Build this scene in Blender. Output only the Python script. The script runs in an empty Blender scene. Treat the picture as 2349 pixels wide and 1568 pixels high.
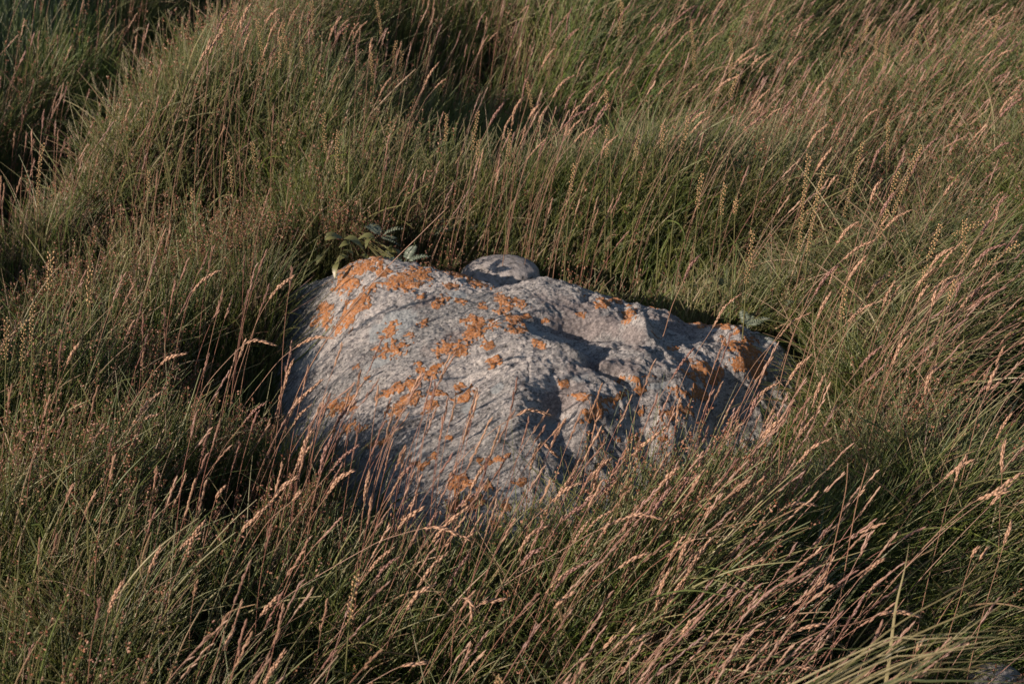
import bpy, math, random
import numpy as np
from mathutils import Vector

random.seed(7)
rng = np.random.default_rng(7)
S = bpy.context.scene
COL = S.collection
R = math.radians

# ------------------------------------------------------------------ camera, light, exposure
CAM_H, PITCH, LENS = 1.55, 27.0, 50.0
cam_d = bpy.data.cameras.new('camera'); cam = bpy.data.objects.new('camera', cam_d); COL.objects.link(cam)
cam.location = (0, 0, CAM_H); cam.rotation_euler = (R(90 - PITCH), 0, 0)
cam_d.lens = LENS; cam_d.sensor_width = 36; cam_d.clip_start = .05; cam_d.clip_end = 400
cam_d.dof.use_dof = True; cam_d.dof.focus_distance = 2.55; cam_d.dof.aperture_fstop = 9
S.camera = cam

SUN_EL, SUN_DIR = 21.0, (-0.83, -0.56)          # where the sun stands: left, a little behind the viewer
w = bpy.data.worlds.new('World'); S.world = w; w.use_nodes = True
nt = w.node_tree; bgn = nt.nodes['Background']
sky = nt.nodes.new('ShaderNodeTexSky'); sky.sky_type = 'NISHITA'; sky.sun_disc = False
sky.sun_elevation = R(SUN_EL); sky.sun_rotation = math.atan2(SUN_DIR[0], SUN_DIR[1])
nt.links.new(sky.outputs[0], bgn.inputs[0]); bgn.inputs[1].default_value = 0.062
sd = bpy.data.lights.new('sun', 'SUN'); sun = bpy.data.objects.new('sun', sd); COL.objects.link(sun)
sd.energy = 4.6; sd.angle = R(.5); sd.color = (1, .79, .645)
n_ = math.hypot(*SUN_DIR); ce = math.cos(R(SUN_EL))
sv = Vector((SUN_DIR[0] / n_ * ce, SUN_DIR[1] / n_ * ce, math.sin(R(SUN_EL))))
sun.rotation_euler = sv.to_track_quat('Z', 'Y').to_euler(); sun.location = sv * 20
S.view_settings.view_transform = 'Standard'; S.view_settings.look = 'None'
S.view_settings.exposure = 0.6; S.view_settings.gamma = 1
S.render.engine = 'CYCLES'
S.cycles.max_bounces = 5; S.cycles.diffuse_bounces = 3; S.cycles.glossy_bounces = 1
S.cycles.transmission_bounces = 3; S.cycles.use_denoising = True
S.cycles.caustics_reflective = False; S.cycles.caustics_refractive = False

# ------------------------------------------------------------------ pixel helpers (photo measured at 2349 x 1568)
F = LENS / 36 * 2349; CU, CV = 1174.5, 784.0
fw = np.array([0, math.cos(R(PITCH)), -math.sin(R(PITCH))]); up = np.array([0, math.sin(R(PITCH)), math.cos(R(PITCH))])
def ray(u, v):
    return np.array([1., 0, 0]) * (u - CU) / F + up * (CV - v) / F + fw
def hit_z(u, v, z):
    d = ray(u, v); t = (z - CAM_H) / d[2]; return np.array([0, 0, CAM_H]) + d * t
def hit_y(u, v, y):
    d = ray(u, v); t = y / d[1]; return np.array([0, 0, CAM_H]) + d * t
def project(P):
    q = P - np.array([0, 0, CAM_H]); dz = q @ fw
    return CU + F * q[:, 0] / dz, CV - F * (q @ up) / dz

# ------------------------------------------------------------------ noise
def _h(*k):
    s = np.zeros(np.shape(k[0]))
    for a, c in zip(k, (127.1, 311.7, 74.7)): s = s + a * c
    s = np.sin(s) * 43758.5453
    return s - np.floor(s)
def vn2(x, y, seed=0):
    x = np.asarray(x) + seed * 17.3; y = np.asarray(y) + seed * 5.9
    i, j = np.floor(x), np.floor(y); f, g = x - i, y - j
    f = f * f * (3 - 2 * f); g = g * g * (3 - 2 * g)
    return (_h(i, j) * (1 - f) + _h(i + 1, j) * f) * (1 - g) + (_h(i, j + 1) * (1 - f) + _h(i + 1, j + 1) * f) * g - .5
def vn3(x, y, z, seed=0):
    x = x + seed * 17.3; i, j, k = np.floor(x), np.floor(y), np.floor(z); f, g, h = x - i, y - j, z - k
    f = f * f * (3 - 2 * f); g = g * g * (3 - 2 * g); h = h * h * (3 - 2 * h); o = 0
    for a in (0, 1):
        for b in (0, 1):
            for c in (0, 1):
                o = o + _h(i + a, j + b, k + c) * (f if a else 1 - f) * (g if b else 1 - g) * (h if c else 1 - h)
    return o - .5
def fbm2(x, y, n=4, seed=0):
    return sum(vn2(x * 2 ** k, y * 2 ** k, seed + k) / 2 ** k for k in range(n))
def fbm3(x, y, z, n=4, seed=0):
    return sum(vn3(x * 2 ** k, y * 2 ** k, z * 2 ** k, seed + k) / 2 ** k for k in range(n))
def sm(a, b, x):
    t = np.clip((x - a) / (b - a), 0, 1); return t * t * (3 - 2 * t)

# ------------------------------------------------------------------ materials
def new_mat(name):
    m = bpy.data.materials.new(name); m.use_nodes = True; t = m.node_tree; t.nodes.clear()
    return m, t, t.nodes.new('ShaderNodeOutputMaterial')
def plant_mat(name, color=None, attr=None, transl=.3, var=.35, gloss=.06, rough=.45):
    m, t, out = new_mat(name); N, L = t.nodes, t.links
    if attr:
        a = N.new('ShaderNodeAttribute'); a.attribute_name = attr; c = a.outputs['Color']
    else:
        tc = N.new('ShaderNodeTexCoord'); no = N.new('ShaderNodeTexNoise'); no.inputs['Scale'].default_value = 60
        L.new(tc.outputs['Object'], no.inputs['Vector'])
        mr = N.new('ShaderNodeMapRange'); mr.inputs['To Min'].default_value = 1 - var; mr.inputs['To Max'].default_value = 1 + var
        L.new(no.outputs['Fac'], mr.inputs['Value'])
        hs = N.new('ShaderNodeHueSaturation'); hs.inputs['Color'].default_value = (*color, 1); L.new(mr.outputs[0], hs.inputs['Value'])
        c = hs.outputs[0]
    d = N.new('ShaderNodeBsdfDiffuse'); tr = N.new('ShaderNodeBsdfTranslucent'); g = N.new('ShaderNodeBsdfGlossy')
    L.new(c, d.inputs[0]); L.new(c, tr.inputs[0]); g.inputs['Roughness'].default_value = rough; g.inputs[0].default_value = (.9, .9, .9, 1)
    m1 = N.new('ShaderNodeMixShader'); m1.inputs[0].default_value = transl; L.new(d.outputs[0], m1.inputs[1]); L.new(tr.outputs[0], m1.inputs[2])
    m2 = N.new('ShaderNodeMixShader'); m2.inputs[0].default_value = gloss; L.new(m1.outputs[0], m2.inputs[1]); L.new(g.outputs[0], m2.inputs[2])
    L.new(m2.outputs[0], out.inputs[0]); return m
M_GRASS = plant_mat('grass blades', attr='col', transl=.32, gloss=.05)
M_HEAD = plant_mat('seed husk', (.46, .29, .19), transl=.25, var=.45)
M_HEAD2 = plant_mat('purplish seed husk', (.27, .15, .12), transl=.2, var=.45)
M_STEM = plant_mat('dry stem', (.30, .18, .12), transl=.2, var=.3)
M_BEADS = plant_mat('ripening fruit spike', (.42, .27, .13), transl=.15, var=.5)
M_GSTEM = plant_mat('green stem', (.17, .17, .07), transl=.25)
M_TAIL = plant_mat('pale flower spike', (.36, .30, .21), transl=.2)
M_BLADE = plant_mat('broad grass blade', (.30, .27, .14), transl=.3, gloss=.08, var=.25)
M_BLADE2 = plant_mat('dark grass blade', (.09, .115, .04), transl=.35, gloss=.08, var=.3)
M_SILVER = plant_mat('silvery leaf', (.15, .19, .14), transl=.15, var=.3, gloss=.05)
M_LEAF = plant_mat('olive leaf', (.16, .17, .06), transl=.35, var=.3)

def mapped_noise(t, scale, stretch=(1, 1, 1), detail=6, rough=.6, rot=0.):
    N, L = t.nodes, t.links
    tc = N.new('ShaderNodeTexCoord'); mp = N.new('ShaderNodeMapping'); mp.vector_type = 'TEXTURE'
    mp.inputs['Rotation'].default_value = (0, 0, rot); mp.inputs['Scale'].default_value = stretch
    L.new(tc.outputs['Object'], mp.inputs['Vector'])
    n = N.new('ShaderNodeTexNoise'); n.inputs['Scale'].default_value = scale; n.inputs['Detail'].default_value = detail
    n.inputs['Roughness'].default_value = rough; L.new(mp.outputs[0], n.inputs['Vector']); return n.outputs['Fac']
def ramp(t, src, stops):
    r = t.nodes.new('ShaderNodeValToRGB'); t.links.new(src, r.inputs[0]); e = r.color_ramp.elements
    while len(e) < len(stops): e.new(.5)
    for k, (p, c) in enumerate(stops): e[k].position = p; e[k].color = (*c, 1) if len(c) == 3 else c
    return r.outputs[0]
def mix(t, fac, a, b, mode='MIX'):
    n = t.nodes.new('ShaderNodeMix'); n.data_type = 'RGBA'; n.blend_type = mode
    for s, k in ((fac, 0), (a, 6), (b, 7)):
        if isinstance(s, (float, int)): n.inputs[k].default_value = s
        elif isinstance(s, tuple): n.inputs[k].default_value = (*s, 1)
        else: t.links.new(s, n.inputs[k])
    return n.outputs[2]
FOL = R(24)                                       # direction of the rock's foliation
def rock_mat():
    m, t, out = new_mat('lichen crusted gneiss'); N, L = t.nodes, t.links
    b = N.new('ShaderNodeBsdfPrincipled'); b.inputs['Roughness'].default_value = .9; b.inputs['Specular IOR Level'].default_value = .2
    big = mapped_noise(t, 5, (2.2, 1, 1), 4, .6, FOL)
    streak = mapped_noise(t, 30, (6, 1, 1), 7, .68, FOL)
    fine = mapped_noise(t, 190, (1.5, 1, 1), 5, .85, FOL)
    spk = mapped_noise(t, 420, (1, 1, 1), 3, .8)
    c = ramp(t, streak, [(.32, (.085, .088, .09)), (.40, (.23, .23, .23)), (.48, (.40, .395, .385)), (.62, (.60, .58, .55))])
    c = mix(t, ramp(t, big, [(.42, (0, 0, 0)), (.60, (.75, .75, .75))]), c, (.235, .25, .25))
    dark = ramp(t, fine, [(.39, (.12, .12, .125)), (.455, (1, 1, 1)), (.62, (1.0, 1.0, 1.0)), (.72, (1, 1, 1))])
    c = mix(t, 1., c, dark, 'MULTIPLY')
    pit = mapped_noise(t, 75, (2.6, 1, 1), 5, .7, FOL); c = mix(t, ramp(t, pit, [(.36, (.85, .85, .85)), (.46, (0, 0, 0))]), c, (.105, .105, .115))
    c = mix(t, ramp(t, fine, [(.54, (0, 0, 0)), (.60, (.85, .85, .85))]), c, (.64, .62, .585))
    c = mix(t, ramp(t, spk, [(.32, (.7, .7, .7)), (.40, (0, 0, 0))]), c, (.09, .09, .10))
    at = N.new('ShaderNodeAttribute'); at.attribute_name = 'plate'
    pc = mix(t, ramp(t, fine, [(.38, (.55, .55, .55)), (.52, (0, 0, 0))]), (.36, .40, .41), (.20, .22, .23))
    c = mix(t, ramp(t, at.outputs['Fac'], [(.42, (0, 0, 0)), (.52, (.9, .9, .9))]), c, pc)
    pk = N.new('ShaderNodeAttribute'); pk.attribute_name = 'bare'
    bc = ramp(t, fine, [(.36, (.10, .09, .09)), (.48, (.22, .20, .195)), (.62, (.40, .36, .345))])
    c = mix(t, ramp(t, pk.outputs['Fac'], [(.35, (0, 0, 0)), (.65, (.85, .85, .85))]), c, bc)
    L.new(c, b.inputs['Base Color'])
    bp = N.new('ShaderNodeBump'); bp.inputs['Strength'].default_value = .9; bp.inputs['Distance'].default_value = .007; L.new(fine, bp.inputs['Height'])
    bp2 = N.new('ShaderNodeBump'); bp2.inputs['Strength'].default_value = .7; bp2.inputs['Distance'].default_value = .0015
    L.new(spk, bp2.inputs['Height']); L.new(bp.outputs[0], bp2.inputs['Normal']); L.new(bp2.outputs[0], b.inputs['Normal'])
    L.new(b.outputs[0], out.inputs[0]); return m
def lichen_mat():
    m, t, out = new_mat('orange crust lichen'); N, L = t.nodes, t.links
    b = N.new('ShaderNodeBsdfPrincipled'); b.inputs['Roughness'].default_value = .95; b.inputs['Specular IOR Level'].default_value = .1
    n = mapped_noise(t, 170, (1, 1, 1), 6, .75); n2 = mapped_noise(t, 22, (1, 1, 1), 3, .5)
    c = ramp(t, n, [(.34, (.10, .05, .03)), (.45, (.30, .13, .05)), (.58, (.43, .205, .08)), (.72, (.50, .31, .17))])
    c = mix(t, ramp(t, n2, [(.5, (0, 0, 0)), (.7, (.6, .6, .6))]), c, (.34, .13, .035))
    n3 = mapped_noise(t, 260, (1, 1, 1), 3, .8); c = mix(t, ramp(t, n3, [(.52, (0, 0, 0)), (.62, (.8, .8, .8))]), c, (.36, .33, .30))
    L.new(c, b.inputs['Base Color'])
    bp = N.new('ShaderNodeBump'); bp.inputs['Strength'].default_value = 1; bp.inputs['Distance'].default_value = .004; L.new(n, bp.inputs['Height']); L.new(bp.outputs[0], b.inputs['Normal'])
    L.new(b.outputs[0], out.inputs[0]); return m
def simple_rough(name, stops, scale, bump):
    m, t, out = new_mat(name); N, L = t.nodes, t.links
    b = N.new('ShaderNodeBsdfPrincipled'); b.inputs['Roughness'].default_value = .9; b.inputs['Specular IOR Level'].default_value = .15
    n = mapped_noise(t, scale, (1, 1, 1), 8, .7); L.new(ramp(t, n, stops), b.inputs['Base Color'])
    bp = N.new('ShaderNodeBump'); bp.inputs['Distance'].default_value = bump; L.new(n, bp.inputs['Height']); L.new(bp.outputs[0], b.inputs['Normal'])
    L.new(b.outputs[0], out.inputs[0]); return m
M_ROCK, M_LICH = rock_mat(), lichen_mat()
M_STONE = simple_rough('smooth weathered stone', [(.36, (.07, .065, .06)), (.43, (.22, .215, .205)), (.52, (.31, .30, .29)), (.66, (.40, .39, .37))], 55, .004)
M_SOIL = simple_rough('turf and litter', [(.3, (.012, .014, .006)), (.55, (.03, .034, .014)), (.75, (.07, .055, .03))], 25, .02)

# ------------------------------------------------------------------ object helpers
def mesh_obj(name, V, Fc, mat, parent=None, smooth=True):
    me = bpy.data.meshes.new(name)
    V = np.asarray(V, dtype=np.float32)
    if isinstance(Fc, np.ndarray):
        n, k = Fc.shape
        me.vertices.add(len(V)); me.vertices.foreach_set('co', V.ravel())
        me.loops.add(n * k); me.loops.foreach_set('vertex_index', Fc.astype(np.int32).ravel())
        me.polygons.add(n); me.polygons.foreach_set('loop_start', np.arange(0, n * k, k, dtype=np.int32))
        me.update(calc_edges=True)
    else:
        me.from_pydata([tuple(map(float, p)) for p in V], [], Fc); me.update()
    me.polygons.foreach_set('use_smooth', [smooth] * len(me.polygons))
    me.materials.append(mat)
    o = bpy.data.objects.new(name, me); COL.objects.link(o)
    if parent is not None: o.parent = parent
    return o
def tag(o, label=None, cat=None, group=None, kind=None):
    if label: o['label'] = label
    if cat: o['category'] = cat
    if group: o['group'] = group
    if kind: o['kind'] = kind
    return o
def empty(name, loc):
    o = bpy.data.objects.new(name, None); COL.objects.link(o); o.location = loc; o.empty_display_size = .05; return o
def curves_obj(name, P, rad, colr, mat):
    """P (N,K,3) points, rad (N,K), colr (N,3): one strand object"""
    N_, K = P.shape[:2]
    cu = bpy.data.hair_curves.new(name); cu.add_curves([K] * N_)
    cu.attributes['position'].data.foreach_set('vector', P.astype(np.float32).ravel())
    ra = cu.attributes.get('radius') or cu.attributes.new('radius', 'FLOAT', 'POINT')
    ra.data.foreach_set('value', rad.astype(np.float32).ravel())
    ca = cu.attributes.new('col', 'FLOAT_COLOR', 'CURVE')
    ca.data.foreach_set('color', np.concatenate([colr, np.ones((N_, 1))], 1).astype(np.float32).ravel())
    cu.materials.append(mat); o = bpy.data.objects.new(name, cu); COL.objects.link(o); return o

# ------------------------------------------------------------------ terrain
GAPS = [(.40, 4.45, .42, .20), (-.08, 3.85, .26, .17), (1.45, 5.0, .55, .26), (-1.25, 3.1, .3, .2), (-1.02, 3.45, .2, .13), (-.75, 3.5, .16, .14), (.95, 2.35, .2, .16),
        (.52, 1.78, .16, .12), (.95, 1.75, .2, .1), (1.3, 3.1, .2, .15), (.9, 3.75, .2, .12), (-.5, 4.4, .25, .14), (-1.0, 1.7, .15, .1), (-.25, 1.55, .16, .07), (.2, 3.28, .6, .12), (.1, 5.4, .4, .15), (1.15, 4.0, .4, .14), (1.05, 3.35, .3, .12), (-.15, 4.7, .3, .12), (-1.2, 2.7, .2, .12), (-1.0, 2.15, .2, .1), (-.55, 2.05, .12, .12), (.3, 1.6, .2, .08), (1.15, 2.55, .2, .12), (2.1, 4.2, .3, .15)]
HUMPS = [  # x, y, rx, ry, height
    (-.85, 4.3, .4, .6, .05),
    (-.55, 3.75, .6, .30, .07), (.15, 3.35, .5, .22, .03), (.05, 4.15, .7, .2, -.14), (.75, 4.55, .45, .25, -.18), (.75, 3.9, .5, .3, .07),
    (1.9, 5.4, .8, .25, -.2), (1.9, 4.7, .6, .4, .10), (-.3, 5.2, .8, .35, .10), (.6, 5.6, .7, .3, .08), (.4, 6.4, 1, .3, -.1),
    (-.8, 3.0, .35, .30, .05), (-1.15, 2.5, .3, .3, .06), (1.6, 2.6, .25, .3, -.16), (1.15, 3.0, .4, .3, .05), (1.25, 1.9, .3, .2, -.05),
    (.25, 3.25, .55, .12, -.10), (-1.1, 1.6, .35, .2, -.04), (.0, 1.55, .5, .12, -.04)]
def ditch(x, y):
    # signed distance to the right of the ditch's middle line
    return x - (-1.52 + .24 * (y - 3.6) - .03 * (y - 3.6) ** 2)
def ground_z(x, y):
    z = .15 * fbm2(x * 1.1, y * 1.1, 3, 3) + .05 * vn2(x * 3.1, y * 3.1, 9)
    for hx, hy, rx, ry, h in HUMPS: z = z + h * np.exp(-((x - hx) / rx) ** 2 - ((y - hy) / ry) ** 2)
    for hx, hy, rx, ry in GAPS: z = z - .07 * np.exp(-((x - hx) / rx) ** 2 - ((y - hy) / ry) ** 2)
    dd = ditch(x, y); win = sm(2.9, 3.6, y) * sm(8, 6.5, y)
    z = z + win * (-.27 * np.exp(-(dd / .27) ** 2) + .09 * np.exp(-((dd - .48) / .25) ** 2) + .04 * sm(-.3, -1., dd))
    d = np.hypot(x * .8, (y - 2.65)); z = z * sm(.25, .8, d)
    return z + .03 * np.clip(y - 4, 0, 60)
gx = np.concatenate([np.linspace(-60, -5, 40)[:-1], np.linspace(-5, 5, 200), np.linspace(5, 60, 40)[1:]])
gy = np.concatenate([np.linspace(-30, 0, 20)[:-1], np.linspace(0, 10, 200), np.linspace(10, 90, 50)[1:]])
X, Y = np.meshgrid(gx, gy); V = np.stack([X, Y, ground_z(X, Y) - .01], -1).reshape(-1, 3)
def grid_faces(ny, nx):
    i = np.arange(ny - 1)[:, None] * nx + np.arange(nx - 1)[None]; i = i.ravel()
    return np.stack([i, i + 1, i + nx + 1, i + nx], 1)
tag(mesh_obj('ground', V, grid_faces(len(gy), len(gx)), M_SOIL), kind='structure')

# ------------------------------------------------------------------ boulder surface: heights at measured points, thin plate spline
CP = [(690,660,.20),(730,650,.25),(765,640,.30),(800,612,.36),(840,599,.40),(900,600,.41),(960,615,.41),(1010,625,.405),(1060,635,.395),(1100,645,.385),(1130,655,.375),
 (1160,658,.372),(1200,648,.40),(1270,645,.41),(1330,660,.40),(1420,680,.385),(1520,710,.36),(1620,735,.335),(1700,750,.31),(1760,772,.25),
 (700,760,.17),(680,850,.11),(660,950,.05),(645,1010,.0),(760,700,.30),(750,780,.25),(740,880,0.21),(720,1000,0.13),(800,1080,0.11),
 (850,680,.40),(860,780,.345),(860,900,0.295),(860,1000,0.235),(900,1100,0.165),(950,660,.425),(1000,700,.42),(1000,800,.385),(1000,900,0.34),(1000,1000,0.28),(1020,1100,0.215),(1050,1200,0.14),
 (1100,720,.415),(1110,800,.405),(1100,900,.355),(1100,1000,0.305),(1120,1100,0.225),(1130,1200,0.15),(1150,1300,0.05),
 (1190,742,.43),(1225,792,.435),(1275,812,.425),(1240,830,.425),(1210,870,.41),(1180,930,.38),(1170,1000,.315),
 (1250,700,.41),(1330,700,.40),(1260,745,.395),(1340,740,.37),(1400,760,.355),(1260,765,.37),(1310,788,.345),(1380,800,.33),(1425,802,.33),
 (1330,826,.385),(1390,838,.362),(1450,815,.345),(1290,835,.40),
 (1450,725,.375),(1440,775,.36),(1475,765,.372),(1490,790,.36),(1540,760,.325),(1600,772,.31),(1640,775,.30),(1560,795,.335),(1620,760,.325),
 (1370,858,.315),(1400,875,.295),(1450,850,.325),(1500,840,.325),(1560,830,.315),(1620,840,.285),(1690,800,.285),(1745,825,0.225),(1700,900,0.175),(1650,1000,0.1),(1580,1050,0.08),
 (1560,900,0.27),(1500,905,.265),(1530,970,0.205),(1450,895,.285),(1420,920,.27),(1480,1000,.17),
 (1250,930,0.35),(1290,940,0.315),(1260,965,0.3),(1320,960,0.3),(1250,1000,0.295),(1345,930,0.32),(1370,970,0.27),(1340,885,.33),
 (1230,1060,0.25),(1300,1060,0.215),(1400,1050,0.17),(1250,1150,0.16),(1300,1250,0.04),(1450,1150,0.07)]
ZS = .56
CP = [(u, v, z + (.035 * math.exp(-((u - 1440) / 130) ** 2 - ((v - 890) / 90) ** 2))) for u, v, z in CP]
cw = np.array([hit_z(u, v, z * ZS) for u, v, z in CP])
back = cw[:20]
ex = [(p[0] * 1.0 + .0, p[1] + .08, p[2] - .08) for p in back] + [(p[0], p[1] + .22, -.10) for p in back]
ex += [(-.66, 3.05, -.1), (-.66, 2.8, -.1), (-.66, 2.55, -.1), (-.60, 2.35, -.1), (-.42, 2.17, -.1), (-.2, 2.06, -.1), (0, 2.0, -.12), (.2, 2.02, -.1), (.42, 2.12, -.10),
       (.6, 2.3, -.1), (.68, 2.4, -.1), (.74, 2.7, -.1), (.74, 2.95, -.1), (.72, 3.2, -.1), (-.6, 3.35, -.1)]
cw = np.concatenate([cw, np.array(ex)])
def tps_fit(P, lam=6e-5):
    n = len(P); d = np.linalg.norm(P[:, None, :2] - P[None, :, :2], axis=2); K = np.where(d > 0, d ** 2 * np.log(d + 1e-12), 0) + lam * np.eye(n)
    A = np.zeros((n + 3, n + 3)); A[:n, :n] = K; Q = np.c_[np.ones(n), P[:, :2]]; A[:n, n:] = Q; A[n:, :n] = Q.T
    return np.linalg.solve(A, np.r_[P[:, 2], 0, 0, 0])
TW = tps_fit(cw)
def tps(x, y):
    x, y = np.ravel(x), np.ravel(y); o = np.empty(len(x))
    for s in range(0, len(x), 20000):
        q = np.c_[x[s:s + 20000], y[s:s + 20000]]; d2 = ((q[:, None] - cw[None, :, :2]) ** 2).sum(2)
        o[s:s + 20000] = (.5 * d2 * np.log(d2 + 1e-24)) @ TW[:-3] + TW[-3] + q @ TW[-2:]
    return o
RX0, RX1, RY0, RY1, DR = -.70, .80, 2.0, 3.32, .00175
rx = np.arange(RX0, RX1, DR); ry = np.arange(RY0, RY1, DR); nx, ny = len(rx), len(ry)
cx_, cy_ = np.arange(RX0, RX1 + .01, .0084), np.arange(RY0, RY1 + .01, .0084)
CXg, CYg = np.meshgrid(cx_, cy_); CZ = tps(CXg, CYg).reshape(CXg.shape)
def bil(G, x0, y0, d, x, y):
    fx = np.clip((x - x0) / d, 0, G.shape[1] - 1.001); fy = np.clip((y - y0) / d, 0, G.shape[0] - 1.001)
    i, j = fx.astype(int), fy.astype(int); a, b = fx - i, fy - j
    return (G[j, i] * (1 - a) + G[j, i + 1] * a) * (1 - b) + (G[j + 1, i] * (1 - a) + G[j + 1, i + 1] * a) * b
X, Y = np.meshgrid(rx, ry); Z = bil(CZ, RX0, RY0, .0084, X, Y)
Z = (Z + np.roll(Z, 2, 0) + np.roll(Z, -2, 0) + np.roll(Z, 2, 1) + np.roll(Z, -2, 1)) / 5
cf, sf = math.cos(FOL), math.sin(FOL)
a_ = X * cf + Y * sf; b_ = -X * sf + Y * cf
left = 1 - sm(-.05, .25, X)                                    # foliated part is the left half
PU, PV = project(np.stack([X, Y, Z], -1).reshape(-1, 3)); PU = PU.reshape(X.shape); PV = PV.reshape(X.shape)
CARVE = [(1335, 768, 105, 18, -14, -.036), (1470, 766, 38, 17, 0, .024), (1290, 806, 75, 9, -22, .016), (1725, 756, 45, 34, -15, -.022), (1575, 772, 80, 9, -6, -.012), (1272, 932, 44, 36, 0, -.026),
         (1185, 900, 26, 90, 0, .006), (1400, 872, 60, 9, -25, -.024), (1430, 838, 70, 12, -5, -.010), (1350, 930, 26, 40, 40, .010), (1500, 880, 45, 14, 0, .010),
         (1345, 690, 10, 40, -30, -.006), (820, 720, 60, 16, 55, .010), (905, 790, 90, 10, 30, -.006), (1000, 730, 60, 22, 10, -.008),
         (1640, 800, 60, 14, -10, .012), (1130, 1010, 14, 60, 30, .006)]
for u, v, a, b, g, dz in CARVE:
    c, s_ = math.cos(R(g)), math.sin(R(g)); du, dv = PU - u, -(PV - v)
    Z += dz * np.exp(-((du * c + dv * s_) / a) ** 2 - ((-du * s_ + dv * c) / b) ** 2)
Z += (.012 - .006 * left) * fbm2(X * 7, Y * 7, 3, 21)
stri = 1 - np.abs(2 * vn2(a_ * 7, b_ * 85 + .35 * vn2(X * 9, Y * 9, 7), 36))
Z += left * (.008 * fbm2(a_ * 6, b_ * 34, 3, 5) + .007 * fbm2(a_ * 26, b_ * 130, 2, 6) + .004 * (stri - .5) * sm(-.25, .2, vn2(X * 6, Y * 6, 38)))
fac = 0
for sx, sy, sd_ in ((5, 4, 81), (9, 8, 83)):                    # facets and ledges on the right half
    q_ = fbm2(X * sx, Y * sy, 2, sd_); fac = fac + .013 / (sx / 5) * (np.floor(q_ * 5) + sm(.25, .75, q_ * 5 - np.floor(q_ * 5))) / 2.5
Z += (.35 + .65 * (1 - left)) * fac
rid = 1 - np.abs(2 * vn2(X * 9 + .4 * vn2(X * 20, Y * 20), Y * 9, 33))
Z += (1 - left) * (.020 * fbm2(X * 14, Y * 14, 3, 31) + .010 * (rid - .5) + .006 * fbm2(X * 60, Y * 60, 2, 32))
ck = np.abs(fbm2(X * 5 + .7, Y * 5, 3, 44)); Z -= (1 - left) * .018 * (1 - sm(0, .022, ck)) * sm(.0, .25, vn2(X * 4, Y * 4, 48))
Z += .0038 * fbm2(X * 95, Y * 95, 3, 15) + .003 * np.abs(vn2(X * 240, Y * 240, 16))
V = np.stack([X, Y, Z], -1)
# push surface sideways a little so steep parts are rough too
gyy, gxx = np.gradient(Z, DR); nn = np.stack([-gxx, -gyy, np.ones_like(Z)], -1); nn /= np.linalg.norm(nn, axis=2, keepdims=True)
dsp = .0045 * fbm3(X * 45, Y * 45, Z * 45, 3, 51)
V = V + nn * dsp[..., None] * (1 - nn[..., 2:3] ** 2 * .6)
PU, PV = project(V.reshape(-1, 3)); PU = PU.reshape(X.shape); PV = PV.reshape(X.shape)
Vr = V.reshape(-1, 3); Fq = grid_faces(ny, nx)
GZ = ground_z(X, Y)
keep = (V[..., 2] > GZ - .06).ravel(); fk = keep[Fq].all(1)
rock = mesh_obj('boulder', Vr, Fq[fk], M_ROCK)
ck = None
tag(rock, 'large low grey boulder crusted with orange lichen, lying in the long grass', 'boulder')
def blob(lst, sc=1.0):
    m = np.zeros(X.shape) - 9
    for u, v, a, b, g in lst:
        c, s = math.cos(R(g)), math.sin(R(g)); du, dv = PU - u, -(PV - v)
        p, q = (du * c + dv * s) / (a * sc), (-du * s + dv * c) / (b * sc)
        m = np.maximum(m, 1 - np.sqrt(p * p + q * q))
    return np.clip(m, -3, 1)
PLATES = [(1252,968,32,13,-20),(1505,885,32,10,5),(1212,752,22,9,-15),(1235,765,16,7,-10),(1075,940,16,14,0),(1440,965,12,9,0),(1770,780,14,12,0),(900,745,60,28,35),
          (1330,860,22,14,0),(1140,890,16,10,30),(1170,1125,26,18,0),(960,1045,20,20,0),(1120,1130,20,14,0),(700,820,40,30,60),(870,830,40,10,25),(1040,680,26,12,10),(1000,1150,14,10,0)]
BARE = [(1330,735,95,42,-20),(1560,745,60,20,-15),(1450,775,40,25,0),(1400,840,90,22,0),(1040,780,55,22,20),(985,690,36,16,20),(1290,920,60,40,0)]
def setattr_f(o, name, arr):
    at = o.data.attributes.new(name, 'FLOAT', 'POINT'); at.data.foreach_set('value', arr.astype(np.float32).ravel())
ns = fbm2(X * 40, Y * 40, 4, 61)
setattr_f(rock, 'plate', np.clip(.45 + .45 * blob(PLATES) + .35 * ns, 0, 1))
setattr_f(rock, 'bare', np.clip(.5 + .5 * blob(BARE) + .5 * ns, 0, 1))
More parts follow.
